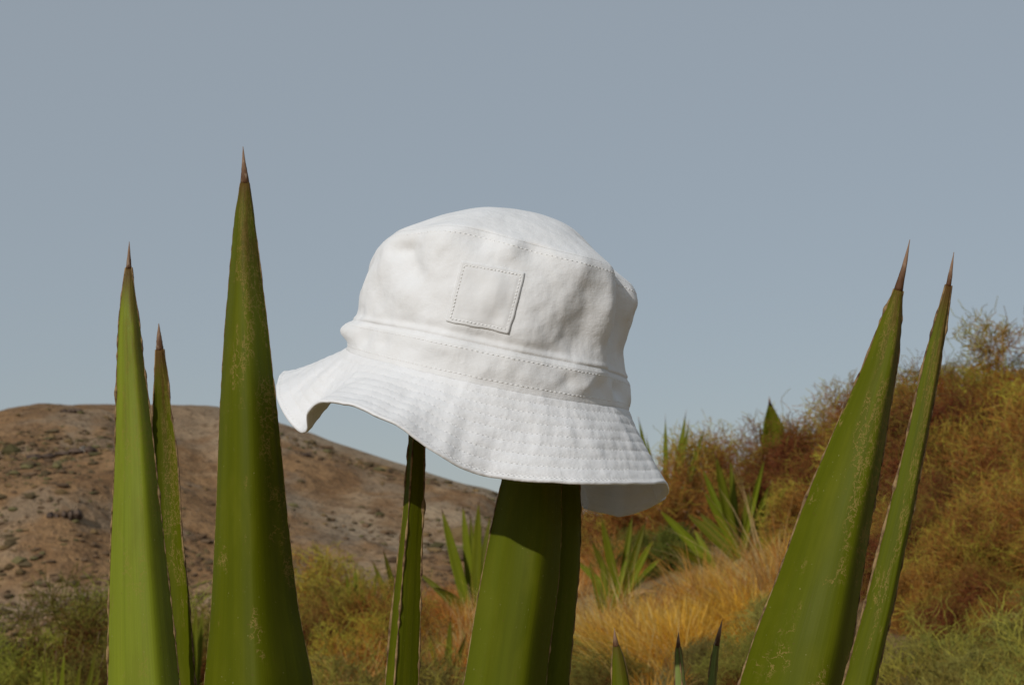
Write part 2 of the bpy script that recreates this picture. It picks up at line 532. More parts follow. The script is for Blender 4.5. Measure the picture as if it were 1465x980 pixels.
def big_leaf(root, rows, spine_y, ytop, ybot, base, kind='convex', arg=0.0, mat='leaf', label=None, wmax=0.088, seed=0, margin=1.0, depth=1.0):
    """rows: (pixel row, left edge, right edge) traced down the leaf; the leaf goes on below the frame to the rosette"""
    rows = sorted(rows)
    py = [r[0] for r in rows]
    ys = np.concatenate((np.linspace(spine_y, py[-1], 70),))
    xl = pchip(py, [r[1] for r in rows], ys); xr = pchip(py, [r[2] for r in rows], ys)
    tt = (ys - py[0]) / (py[-1] - py[0])
    Y = ytop + (ybot - ytop) * tt
    L = np.array([at(a, b, c) for a, b, c in zip(xl, ys, Y)]); R = np.array([at(a, b, c) for a, b, c in zip(xr, ys, Y)])
    Cn = (L + R) / 2; W = np.linalg.norm(R - L, axis=1) / 2
    # below the frame: curve in to the rosette
    p0 = Cn[-1]; d0 = Cn[-1] - Cn[-12]; d0 /= np.linalg.norm(d0)
    p1 = np.array(base, float); dist = np.linalg.norm(p1 - p0)
    s = np.linspace(0, 1, 34)[1:, None]
    d1 = np.array((0.25 * np.sign(p1[0] - p0[0]) * 0.6, 0, -1.0))
    ext = (2*s**3-3*s**2+1)*p0 + (s**3-2*s**2+s)*d0*dist + (-2*s**3+3*s**2)*p1 + (s**3-s**2)*d1*dist
    gw = (W[-1] - W[-14]) / (np.linalg.norm(Cn[-1] - Cn[-14]) + 1e-9)
    sw = s[:, 0]
    wtop = W[-1]
    we = wtop + (max(wmax / 2, wtop * 1.05) - wtop) * (1 - (1 - np.clip(sw / 0.5, 0, 1)) ** 2) - 0.012 * smooth(0.55, 1.0, sw)
    Cn = np.vstack((Cn, ext)); W = np.concatenate((W, we))
    tipw = at(np.interp(py[0], py, [r[1] for r in rows]), py[0], ytop)
    vlen = np.concatenate(([np.linalg.norm(Cn[0] - tipw)], np.linalg.norm(Cn[0] - tipw) + np.cumsum(np.linalg.norm(np.diff(Cn, axis=0), axis=1))))
    # small natural waviness of the outline
    W = W * (1 + 0.026 * vnoise(vlen * 17 + seed * 9, vlen * 0 + seed))
    T = np.gradient(Cn, axis=0); T /= np.linalg.norm(T, axis=1)[:, None]
    view = np.array((0, -1.0, 0)) - T * (T @ np.array((0, -1.0, 0)))[:, None]
    view /= np.linalg.norm(view, axis=1)[:, None]
    side = np.cross(T, view); side /= np.linalg.norm(side, axis=1)[:, None]
    side *= np.sign(side[:, :1] + 1e-9)
    m = 34
    u = -np.cos(np.linspace(0, np.pi, m))
    f, b = leaf_section(kind, u, arg)
    rnd = 1 - smooth(0.0, 0.055, vlen - vlen[0])          # near the spine the leaf turns round
    e = np.sqrt(np.clip(1 - u ** 2, 0, 1))
    V = []; UV = []
    for i in range(len(Cn)):
        k = rnd[i]
        ff = (f * (1 - k) + 0.85 * e * k) * depth; bb = (b * (1 - k) - 0.6 * e * k) * depth
        fo = Cn[i] + W[i] * (u[:, None] * side[i] + ff[:, None] * view[i])
        ba = Cn[i] + W[i] * (u[::-1, None] * side[i] + bb[::-1, None] * view[i])
        ring = np.vstack((fo, ba[1:-1]))
        V.append(ring)
        UV.append(np.stack((np.concatenate(((u + 1) / 2, (u[::-1][1:-1] + 1) / 2)), np.full(len(ring), vlen[i])), -1))
    n = len(V[0])
    V = np.vstack(V); UV = np.vstack(UV)
    # faint ribs pressed into the faces
    rib = 0.00022 * vnoise(UV[:, 0] * 26 + seed * 31, UV[:, 1] * 2.2, seed)
    Fq = gridfaces(len(Cn), n, True).tolist()
    Fq.append(list(range(n))[::-1]); Fq.append([(len(Cn) - 1) * n + i for i in range(n)])
    leaf = put('leaf', V + np.outer(rib, (0, -1, 0)), Fq, M[mat], root, UV)
    if label: leaf['label'] = label
    # the hard spine at the tip
    k = 16
    sy = np.linspace(py[0], spine_y + 1.5, k)
    sl = pchip(py, [r[1] for r in rows], sy); sr = pchip(py, [r[2] for r in rows], sy)
    sY = ytop + (ybot - ytop) * (sy - py[0]) / (py[-1] - py[0])
    SC = np.array([at((a + c) / 2, b, d) for a, b, c, d in zip(sl, sy, sr, sY)])
    SR = np.maximum((sr - sl) / 2 / F * ytop, 0.00025) * (1 + 0.06 * vnoise(np.arange(k) * 1.3, seed + 0 * sy))
    SR[-1] *= 0.93
    sv, sf = tube(SC, SR, 10)
    put('spine', sv, sf, M['spine'], leaf)
    # horny margins on both edges
    mv = []; mf = []
    for sgn in (-1, 1) if kind != 'keel' else (-1, 0, 1):
        E = Cn + sgn * W[:, None] * side * 0.995
        if sgn == 0:
            E = Cn + W[:, None] * (arg * side + 0.85 * depth * view)
        # resample finely for a ragged edge
        q = np.linspace(0, len(E) - 1, 520)
        E = np.stack([np.interp(q, np.arange(len(E)), E[:, c]) for c in range(3)], 1)
        vl = np.interp(q, np.arange(len(vlen)), vlen)
        r = 0.00042 + 0.00028 * vnoise(vl * 210 + seed, vl * 0 + sgn) + 0.0006 * np.clip(vnoise(vl * 75 + 40 * seed, vl * 0 + 3 * sgn) - 0.45, 0, 1) * 2
        v_, f_ = tube(E, np.maximum(r, 0.00016) * margin, 6)
        o = sum(len(x) for x in mv)
        mv.append(v_); mf += [[i + o for i in g] for g in f_]
    put('margin', np.vstack(mv), mf, M['margin'], leaf)
    return leaf

PLANT = (0.0, 1.06)
pz = float(ground_z(PLANT[0], PLANT[1]))
agave = empty('agave_plant', (PLANT[0], PLANT[1], pz))
tag(agave, 'large agave with tall dark-green spiny leaves standing around and under the white hat', 'agave')
def base(dx, dy, dz=0.10): return (PLANT[0] + dx, PLANT[1] + dy, pz + dz)

L1 = [(346, 184.6, 185.2), (383, 180, 188.5), (429, 173, 194.5), (468.6, 169, 200.5), (520, 167, 206), (580, 165.5, 213.6), (648, 164, 221), (774, 159, 234), (860, 156, 244), (980, 154.5, 256.5)]
L2 = [(462.5, 226.8, 227.4), (484, 224, 231.5), (508, 222.5, 235.5), (548, 220.5, 241.5), (580, 218.5, 244), (648, 216, 253), (774, 212, 262), (860, 211, 271), (980, 210, 279)]
L3 = [(210, 347.4, 348), (232, 346, 351.5), (261.6, 343.7, 357), (309, 335.8, 363.6), (357, 331, 369.6), (409, 327, 375.6), (468.5, 322, 382.7), (528, 318.5, 388.7), (580, 315.5, 394.7), (648, 313, 401.8), (774, 307, 415), (860, 301, 426.5), (980, 293, 446)]
ST = [(405, 603, 604), (445, 600, 608), (520, 593, 609), (623, 585.6, 607.5), (677.6, 581, 607), (735.8, 576, 605.6), (794, 569.5, 603.4), (871.5, 561.6, 601.5), (980, 551.5, 598.4)]
CE = [(318, 743, 744), (350, 740, 752), (430, 735, 768), (520, 730, 783), (610, 724, 796), (683, 718.7, 803), (732, 709, 803), (794, 697, 800.5), (840.5, 687.6, 797), (910, 674, 789), (980, 663.5, 780.7)]
CB = [(352, 790, 791), (390, 787, 799), (470, 782, 811), (560, 777, 820), (640, 772, 826), (689, 769, 828.5), (724, 767, 831), (794, 762, 829), (848, 757, 825), (910, 750, 820), (980, 741, 813.7)]
R1 = [(343, 1301.4, 1302), (380, 1290.5, 1297.5), (415, 1278.7, 1292), (462.6, 1259, 1290), (529, 1233.6, 1282.7), (595, 1204.5, 1272.5), (661.6, 1176.5, 1262), (728, 1149.4, 1250), (794, 1126, 1239), (860.5, 1103, 1227.7), (927, 1079.5, 1215.7), (980, 1062, 1206)]
R2 = [(361, 1364.5, 1365), (385, 1358.5, 1363.2), (408, 1353, 1361), (462.6, 1336.8, 1353.7), (529, 1319, 1343.7), (595, 1304, 1331.8), (661.6, 1288.7, 1319), (728, 1272, 1307), (794, 1255.5, 1292.5), (860.5, 1239, 1278.7), (927, 1221, 1263), (980, 1207, 1251)]
S1 = [(898, 878.7, 879.2), (912, 877.3, 882.5), (923, 876.6, 886), (943, 875.6, 893), (980, 875, 901)]
S2 = [(904, 970.7, 971.2), (915, 968.3, 972.6), (925, 967, 974), (943, 966, 976.5), (980, 965.6, 981.5)]
S3 = [(886, 1033.2, 1033.7), (905, 1026.5, 1031.5), (923, 1021, 1029), (950, 1016.5, 1026.5), (980, 1012.5, 1024)]
big_leaf(agave, L1, 383, 1.10, 1.10, base(-0.075, 0.02), mat='leaf_fresh', label='pale green leaf, shortest broad one of the trio beside the brim', seed=1, margin=1.5, kind='ridge', arg=0.55, depth=0.7)
big_leaf(agave, L2, 500, 1.17, 1.17, base(-0.06, 0.06), kind='channel', label='narrow leaf half hidden behind the pale broad leaf', seed=2, margin=1.5, wmax=0.07)
big_leaf(agave, L3, 262, 1.075, 1.075, base(-0.035, 0.0), label='tallest leaf, broad and dark, close to the raised brim', seed=3, margin=0.75, wmax=0.10, kind='ridge', arg=0.22)
big_leaf(agave, ST, 445, 1.0, 1.0, base(-0.01, 0.03), kind='keel', arg=-0.38, mat='leaf_clean', label='slender leaf seen edge-on under the raised brim', seed=4, wmax=0.05, margin=1.6, depth=1.3)
big_leaf(agave, CE, 350, 0.985, 0.985, base(0.005, -0.02), mat='leaf_clean', label='broad leaf carrying the hat', seed=5, wmax=0.095, depth=0.9, kind='ridge', arg=0.40)
big_leaf(agave, CB, 390, 1.045, 1.05, base(0.03, 0.05), mat='leaf_clean', label='brown-edged leaf tucked behind the one carrying the hat', seed=6, margin=1.6)
big_leaf(agave, R1, 415, 0.985, 0.985, base(0.05, -0.03), label='broad leaning leaf with tan scars and a long brown spine', seed=7, margin=1.4, depth=0.9, kind='ridge', arg=0.38)
big_leaf(agave, R2, 408, 0.925, 0.925, base(0.07, -0.04), label='slim leaning leaf beside the broad scarred one', seed=8, wmax=0.06, margin=1.5, kind='ridge', arg=0.5, depth=.8)
big_leaf(agave, S1, 923, 0.93, 0.93, base(0.045, -0.06), mat='leaf_short', label='short dark leaf tip with grey spine between hat and leaning leaf', seed=9, wmax=0.05)
big_leaf(agave, S2, 925, 1.10, 1.10, base(0.05, 0.07), kind='keel', arg=0.2, mat='leaf_pale', label='short thin leaf tip with dark brown spine', seed=10, wmax=0.04)
big_leaf(agave, S3, 922, 1.14, 1.14, base(0.07, 0.08), mat='leaf_pale', label='short thin pale leaf tip leaning beside the scarred leaf', seed=11, wmax=0.04)
# lower leaves of the same rosette, all ending below the frame
for i, (a, reach, top) in enumerate([(200, .42, .50), (160, .40, .62), (20, .42, .52), (340, .40, .45), (110, .35, .68), (65, .40, .60), (245, .30, .35), (295, .32, .36)]):
    a = math.radians(a)
    b0 = np.array(base(0.07 * math.cos(a), 0.07 * math.sin(a), 0.06)); tip = b0 + np.array((reach * math.cos(a), reach * math.sin(a), top))
    mid = b0 + np.array((0.55 * reach * math.cos(a), 0.55 * reach * math.sin(a), 0.38 * top))
    s = np.linspace(0, 1, 30)[:, None]
    C = (1-s)**2*b0 + 2*s*(1-s)*mid + s**2*tip
    w = np.interp(s[:, 0], [0, .35, .6, .85, .96, 1], [.035, .043, .037, .018, .005, .0008])
    T = np.gradient(C, axis=0); T /= np.linalg.norm(T, axis=1)[:, None]
    sd = np.array((-math.sin(a), math.cos(a), 0.0)); nr = np.cross(T, sd); nr *= np.sign(nr[:, 2:3] + 1e-9)
    u = -np.cos(np.linspace(0, np.pi, 14)); f, b = leaf_section('channel', u)
    V = []; UV = []
    for j in range(30):
        fo = C[j] + w[j] * (u[:, None] * sd + f[:, None] * nr[j]); ba = C[j] + w[j] * (u[::-1, None] * sd + b[::-1, None] * nr[j])
        ring = np.vstack((fo, ba[1:-1])); V.append(ring)
        UV.append(np.stack((np.concatenate(((u+1)/2, (u[::-1][1:-1]+1)/2)), np.full(len(ring), (1 - s[j, 0]) * 0.8)), -1))
    n = len(V[0])
    Fq = gridfaces(30, n, True).tolist() + [list(range(n))[::-1], [29*n+q for q in range(n)]]
    lf = put('leaf', np.vstack(V), Fq, M['leaf'], agave, np.vstack(UV))
    sv, sf = tube(np.stack((C[-1] - 0.012 * T[-1], C[-1], C[-1] + 0.02 * T[-1])), [0.0035, 0.002, 0.0003], 8)
    put('spine', sv, sf, M['spine'], lf)
sv, sf = tube(np.array([(PLANT[0], PLANT[1], pz + z) for z in (-0.06, 0.0, 0.08, 0.15, 0.2)]), [0.085, 0.09, 0.10, 0.07, 0.02], 18)
put('stem', sv, sf, M['stem'], agave)

# ------------------------------------------------------------------ the hat
HC = at(699, 537, 1.0)                       # centre of the seam where crown meets brim
ROLL, TILT = math.radians(11.5), math.radians(10.0)
HR = np.array(Matrix.Rotation(ROLL, 3, 'Y') @ Matrix.Rotation(TILT, 3, 'X'))
hat = empty('bucket_hat', HC)
hat.rotation_euler = Matrix(HR.tolist()).to_euler()
tag(hat, 'white cotton bucket hat with wavy brim and blank square patch', 'hat')
def hat_world(p): return np.asarray(p) @ HR.T + HC

A0, B0 = 0.1005, 0.104
# crown profile over s: 0 seam with brim, 1 seam with top, 2 centre of the top
def crown(th, s, off=0.0):
    """point of the crown's outer surface; th in degrees (0 right, 90 back, 180 left, 270 front)"""
    th = np.asarray(th, float); s = np.asarray(s, float); th, s = np.broadcast_arrays(th, s)
    c = np.cos(np.radians(th)); sn = np.sin(np.radians(th))
    H = periodic([0, 60, 110, 180, 215, 250, 285, 320, 345], [.080, .084, .084, .079, .087, .096, .093, .091, .083], th)   # height of the top seam
    rim = periodic([0, 90, 180, 225, 270, 310, 335], [.875, .84, .875, .87, .84, .87, .85], th)
    s1 = np.minimum(s, 1.0)
    rad = pchip([0, .10, .2, .28, .45, .65, .85, 1.0], [1.0, .988, .978, .969, .957, .949, .93, 0.875], s1)
    rad = rad + (rim - 0.875) * smooth(0.3, 1.0, s1)
    z = H * s1
    # dome of the top
    q = np.clip(s - 1.0, 0, 1)
    rad = np.where(s > 1, rim * (1 - q), rad)
    dome = 0.118 + 0.0035 * c * (1 - q) * 0
    z = np.where(s > 1, H + (dome - H) * (1 - (1 - q) ** 2.1), z)
    lower = 1 - smooth(0.95, 1.6, s)
    # folds and dents of the soft cloth (metres, outward)
    d = np.zeros_like(rad)
    d += -0.0185 * gauss(angd(th, 337), 0, 9) * gauss(s, 0.62, 0.40)                 # deep vertical crease on the right
    d += 0.0050 * gauss(angd(th, 321), 0, 8) * gauss(s, 0.72, 0.35)
    d += -0.0065 * gauss(angd(th, 306), 0, 12) * gauss(s, 0.42, 0.16)                 # soft hollow right of the patch
    d += -0.0045 * gauss(angd(th, 352), 0, 7) * gauss(s, 0.40, 0.18)
    d += -0.0048 * gauss(angd(th, 231), 0, 9) * gauss(s + angd(th, 229) * 0.010, 0.70, 0.10)    # slanting fold left of the patch
    d += -0.0050 * gauss(angd(th, 222), 0, 9) * gauss(s, 0.84, 0.07)
    d += 0.0020 * gauss(angd(th, 232), 0, 10) * gauss(s, 0.55, 0.10)
    d += -0.0020 * gauss(angd(th, 262), 0, 40) * gauss(s, 0.295 , 0.04)              # crown sags over the band
    d += 0.0010 * gauss(angd(th, 250), 0, 30) * gauss(s, 0.19, 0.05)
    d += 0.0075 * gauss(angd(th, 190), 0, 20) * gauss(s, 0.155, 0.09)                 # rolled bulge at the left end of the band
    d += -0.0050 * gauss(angd(th, 214), 0, 5.5) * gauss(s, 0.13, 0.11)
    d += -0.0030 * gauss(angd(th, 226), 0, 4.5) * gauss(s, 0.15, 0.09)
    for a_, w_, k_ in ((303, 4, -.0022), (312, 3, .0018), (321, 4, -.0022), (331, 4, .0018), (341, 4, -.0022)):
        d += k_ * gauss(angd(th - 22 * (s - .12), a_), 0, w_) * gauss(s, 0.11, 0.075)
    for a_, w_, k_ in ((258, 7, -.0046), (271, 5, .0028), (281, 5, -.0040), (300, 8, .0028), (240, 8, .0026)):
        d += k_ * gauss(angd(th, a_), 0, w_) * gauss(s, 0.95, 0.10)
    d += -0.0075 * gauss(angd(th, 2), 0, 34) * gauss(s, 0.50, 0.30)
    d += 0.0030 * fbm(c * 2.1 + 9, sn * 2.1, s * 1.9 + 3, 2) + 0.0015 * fbm(c * 5, sn * 5 + 4, s * 4.6, 2) + 0.00045 * fbm(c * 13, sn * 13 + 4, s * 9 + 3, 2)
    d = d * np.where(s > 1, (1 - q) ** 1.5, 1) * (0.25 + 0.75 * smooth(0.0, 0.12, s))
    # seams pull the cloth in
    d += -0.0011 * gauss(s, 0.245, 0.012) + 0.0006 * gauss(s, 0.275, 0.018)
    d += -0.0010 * gauss(s, 1.0, 0.02)
    zz = z + np.where(s > 1, 0.0016 * (fbm(c * (1 - q) * 2.2 + 2, sn * (1 - q) * 2.2, 5.0, 2) - 0 * q) * smooth(0, 0.25, q) - 0.0022 * gauss(s, 1.03, 0.02) * 0 , 0)
    zz = zz - np.where(s > 1, 0.005 * gauss(angd(th, 345), 0, 28) * gauss(s, 1.28, 0.2), 0)
    zz = zz - 0.009 * gauss(angd(th, 28), 0, 34) * (1 - smooth(0, 0.7, s))      # the right-hand back sags
    x = (A0 * rad + d + off * lower) * c; y = (B0 * rad + d + off * lower) * sn
    return np.stack((x, y, zz + off * (1 - lower)), -1)

# brim: droop angle below horizontal and cloth width, round the hat
B_TH = [0, 10, 22, 36, 54, 76, 115, 150, 172, 185, 198, 210, 218, 225, 232, 241, 252, 262, 273, 285, 298, 312, 325, 338, 350]
B_PH = [60, 70, 78, 80, 76, 56, 40, 29, 27, 33, 48, 60, 55, 39, 30, 29, 35, 46, 57, 61, 57, 48, 43, 44, 52]
B_LN = [68, 74, 80, 81, 78, 69, 64, 61, 57, 57, 61, 65, 63, 60, 58, 58, 59, 60, 61, 61, 61, 60, 60, 61, 64]
ROWS = 9
def brim(th, r, side=0.0):
    """r 0 at the seam, 1 at the edge; side offsets along the normal (metres)"""
    th = np.asarray(th, float); r = np.asarray(r, float); th, r = np.broadcast_arrays(th, r)
    def raw(th, r):
        c = np.cos(np.radians(th)); sn = np.sin(np.radians(th))
        p0 = crown(th, np.zeros_like(th))
        ph = np.radians(periodic(B_TH, B_PH, th)); ln = periodic(B_TH, B_LN, th) / 1000
        m = np.radians(52.0)
        a = m + (ph - m) * (0.55 + 0.45 * np.minimum(r, 1) ** 0.8) + np.radians(5) * fbm(th / 23.0, r * 1.2, 2.0, 2) * r
        # stiff cloth folds straight, with a slight outward flare at the edge
        out = ln * r * np.cos(a); dn = -ln * r * np.sin(a)
        nx = c / A0; ny = sn / B0; nn = np.hypot(nx, ny)
        return p0 + np.stack((out * nx / nn, out * ny / nn, dn), -1)
    p = raw(th, r)
    e1 = raw(th + 0.7, r) - raw(th - 0.7, r); e2 = raw(th, r + 0.01) - raw(th, r - 0.01)
    nrm = np.cross(e2, e1); nrm /= np.linalg.norm(nrm, axis=-1)[..., None] + 1e-12
    nrm *= np.sign((nrm[..., 2:3]) + 1e-9)
    # quilting between the rows of stitches, and puckers across them
    quilt = 0.00042 * np.abs(np.sin(np.pi * ROWS * np.clip(r, 0, 1) * 0.94 + 0.12)) ** 0.7
    puck = 0.00022 * fbm(th / 2.6, r * 5.0, 1.0, 2) + 0.0010 * fbm(th / 7.5, r * 1.1, 7.0, 2) * smooth(0.05, 0.5, r)
    return p + nrm * (quilt + puck + side)[..., None] if np.ndim(side) else p + nrm * (quilt + puck + side)[..., None]

def shell(name, fn, ths, ss, thick, mat, closed_tip=False, rim=True):
    """outer and inner skins of a cloth piece, joined along its two edges"""
    T, S = np.meshgrid(ths, ss)
    o = fn(T, S, 0.0).reshape(-1, 3); i = fn(T, S, -thick).reshape(-1, 3)
    n, m = len(ss), len(ths)
    V = np.vstack((o, i))
    f1 = gridfaces(n, m, True); f2 = gridfaces(n, m, True, True) + n * m
    j = np.arange(m); j2 = (j + 1) % m
    b = n * m
    e0 = np.stack((j2, j, b + j, b + j2), -1)
    l = (n - 1) * m
    e1 = np.stack((l + j, l + j2, b + l + j2, b + l + j), -1)
    Fq = np.vstack((f1, f2, e0) + (() if closed_tip else (e1,)))
    return link(name, mesh(name, V, Fq, M[mat]), hat)

TH = np.linspace(0, 360, 361)[:-1]
crown_o = shell('crown', crown, TH, np.linspace(0.242, 1.0, 80), 0.0011, 'cloth')
top_o = shell('crown_top', crown, TH, np.concatenate((np.linspace(1.0, 1.12, 14), np.linspace(1.15, 1.995, 40))), 0.0011, 'cloth')
band_o = shell('band', lambda t, s, o: crown(t, s, o + 0.0006), TH, np.linspace(-0.02, 0.25, 34), 0.0014, 'cloth')
rr = np.concatenate((np.linspace(0.0, 0.985, 118), [0.993, 1.0]))
def brim_edge(t, r, o):
    side = o + (0.0 if o == 0 else 0.0)
    round_ = smooth(0.985, 1.0, r) * 0.0009
    return brim(t, r, side - round_ if o == 0 else side + round_)
brim_o = shell('brim', brim_edge, np.linspace(0, 360, 541)[:-1], rr, 0.0024, 'brimcloth')

def stitches(name, pts, parent, w=0.00022, h=0.00022, gap=0.36, length=0.0026, lift=0.00005):
    """single stitches laid along polylines of (point, normal) in hat space"""
    V = []; Fq = []
    cube = np.array([(a, b, c) for a in (-1, 1) for b in (-1, 1) for c in (-1, 1)], float)
    cf = [(0, 1, 3, 2), (4, 6, 7, 5), (0, 4, 5, 1), (2, 3, 7, 6), (0, 2, 6, 4), (1, 5, 7, 3)]
    for P, Nn in pts:
        seg = np.linalg.norm(np.diff(P, axis=0), axis=1); acc = np.concatenate(([0], np.cumsum(seg)))
        k = max(2, int(acc[-1] / length))
        mid = (np.arange(k) + 0.5) / k * acc[-1]
        q = np.stack([np.interp(mid, acc, P[:, c]) for c in range(3)], 1)
        nn = np.stack([np.interp(mid, acc, Nn[:, c]) for c in range(3)], 1); nn /= np.linalg.norm(nn, axis=1)[:, None]
        q2 = np.stack([np.interp(mid + 0.0004, acc, P[:, c]) for c in range(3)], 1); q1 = np.stack([np.interp(mid - 0.0004, acc, P[:, c]) for c in range(3)], 1)
        t = q2 - q1; t /= np.linalg.norm(t, axis=1)[:, None] + 1e-12
        b = np.cross(nn, t)
        for i in range(k):
            o = len(V) * 8
            hl = length * (1 - gap) / 2 * random.uniform(0.85, 1.1)
            V.append(q[i] + lift * nn[i] + cube[:, :1] * hl * t[i] + cube[:, 1:2] * w * b[i] + cube[:, 2:] * h * nn[i] * (1))
            Fq += [tuple(v + o for v in f) for f in cf]
    o = link(name, mesh(name, np.vstack(V), Fq, M['thread']), parent)
    o['kind'] = 'stuff'
    return o

def surf_line(fn, th, s):
    th = np.asarray(th, float); s = np.broadcast_to(np.asarray(s, float), th.shape)
    p = fn(th, s); a = fn(th + 0.5, s) - fn(th - 0.5, s); b = fn(th, s + 0.01) - fn(th, s - 0.01)
    n = np.cross(a, b); n /= np.linalg.norm(n, axis=-1)[:, None] + 1e-12
    rad = np.concatenate((p[:, :2], np.full((len(p), 1), 0.02)), 1)
    n *= np.sign(np.sum(n * rad, 1))[:, None]
    return p, n
full = np.linspace(0, 360, 720)
bl = []
for j in range(ROWS + 1):
    r = (j - 0.12 / np.pi) / (ROWS * 0.94) if j else 0.012
    if r > 0.97: continue
    bl.append(surf_line(lambda a, b: brim(a, b), full, r))
bl.append(surf_line(lambda a, b: brim(a, b), full, 0.955))
stitches('stitching', bl, brim_o, lift=-0.00006, h=0.00016, w=0.0002, length=0.0034)
stitches('stitching', [surf_line(lambda a, b: crown(a, b, .0006), full, 0.035), surf_line(lambda a, b: crown(a, b, .0006), full, 0.205)], band_o, lift=-0.00005, w=.00024, h=.00022, length=.0034)
stitches('stitching', [surf_line(lambda a, b: crown(a, b), full, 0.955)], crown_o, w=.00026, h=.0002, length=.0034, lift=-.00008)

# the square patch: its corners found on the crown's surface
def solve(px, py):
    q = np.array([262.0, 0.6])
    for _ in range(30):
        f = proj(hat_world(crown(q[0], q[1]))) - (px, py)
        J = np.stack(((proj(hat_world(crown(q[0] + .1, q[1]))) - (px, py) - f) / .1, (proj(hat_world(crown(q[0], q[1] + .004))) - (px, py) - f) / .004), 1)
        q = q - 0.8 * np.linalg.solve(J, f)
    return q
PC = [solve(*c) for c in ((639, 460), (728, 477), (751.5, 390), (661.5, 374))]
def patch_uv(a, b):
    a = np.asarray(a)[..., None]; b = np.asarray(b)[..., None]
    return (1-a)*(1-b)*PC[0] + a*(1-b)*PC[1] + a*b*PC[2] + (1-a)*b*PC[3]
def patch_pt(a, b, off):
    q = patch_uv(a, b)
    return crown(q[..., 0], q[..., 1], off)
g = np.linspace(0, 1, 33)
aa, bb = np.meshgrid(g, g)
edge = np.minimum(np.minimum(aa, 1 - aa), np.minimum(bb, 1 - bb))
wob = 0.012 * vnoise(aa * 5, bb * 5, 2.0)
aw = aa + (aa - .5).round() * 0 + 0.010 * vnoise(bb * 7, aa * 0 + 3) * (np.abs(aa - .5) * 2); bw = bb + 0.010 * vnoise(aa * 7, bb * 0 + 9) * (np.abs(bb - .5) * 2)
lift_ = 0.0008 - 0.0004 * gauss(edge, 0.055, 0.018) + 0.0002 * vnoise(aa * 3, bb * 3, 5.0)
topv = np.array([patch_pt(a, b, l) for a, b, l in zip(aw.ravel(), bw.ravel(), lift_.ravel())]).reshape(-1, 3)
botv = np.array([patch_pt(a, b, 0.0001) for a, b in zip(aw.ravel(), bw.ravel())]).reshape(-1, 3)
n = 33
ring = [i for i in range(n)] + [n*i + n-1 for i in range(1, n)] + [n*(n-1) + i for i in range(n-2, -1, -1)] + [n*i for i in range(n-2, 0, -1)]
Fq = gridfaces(n, n).tolist() + (gridfaces(n, n, False, True) + n*n).tolist()
Fq += [[ring[(k+1) % len(ring)], ring[k], n*n + ring[k], n*n + ring[(k+1) % len(ring)]] for k in range(len(ring))]
patch_o = link('patch', mesh('patch', np.vstack((topv, botv)), Fq, M['patch']), hat)
patch_o['label'] = 'blank square patch sewn on the front'
pl = []
e = 0.055
tl = np.linspace(e, 1 - e, 40)
for A_, B_ in ((tl, 0*tl + e), (0*tl + 1 - e, tl), (tl[::-1], 0*tl + 1 - e), (0*tl + e, tl[::-1])):
    P = patch_pt(A_, B_, 0.00042); Q = patch_pt(A_, B_, 0.003)
    Nn = Q - P; Nn[:, 2] += 1e-5; Nn /= np.linalg.norm(Nn, axis=1)[:, None]
    pl.append((P, Nn))
stitches('stitching', pl, patch_o, w=.00032, h=.0003, length=.0023, gap=.42)

# ------------------------------------------------------------------ plants of the slope
def prisms(P0, P1, R0, R1, c0, c1):
    """three-sided tapered twigs as arrays"""
    d = P1 - P0; d /= np.linalg.norm(d, axis=1)[:, None] + 1e-9
    ref = np.where(np.abs(d[:, 2:3]) > 0.9, np.array((1.0, 0, 0)), np.array((0, 0, 1.0)))
    a = np.cross(d, ref); a /= np.linalg.norm(a, axis=1)[:, None] + 1e-9
    b = np.cross(d, a)
    V = []
    for P, R in ((P0, R0), (P1, R1)):
        for k in range(3):
            t = 2 * math.pi * k / 3
            V.append(P + R[:, None] * (math.cos(t) * a + math.sin(t) * b))
    V = np.stack(V, 1).reshape(-1, 3)
    C = np.stack((c0,) * 3 + (c1,) * 3, 1).reshape(-1, 3)
    o = np.arange(len(P0))[:, None, None] * 6
    f = np.array([(0, 1, 4, 3), (1, 2, 5, 4), (2, 0, 3, 5)])[None] + o
    return V, f.reshape(-1, 4), C

BROWN = np.array((0.175, 0.070, 0.016)); RUST = np.array((0.255, 0.083, 0.012)); TAN = np.array((0.30, 0.165, 0.06))
GREEN = np.array((0.235, 0.205, 0.022)); GREY = np.array((0.195, 0.175, 0.038)); DARK = np.array((0.10, 0.06, 0.035))

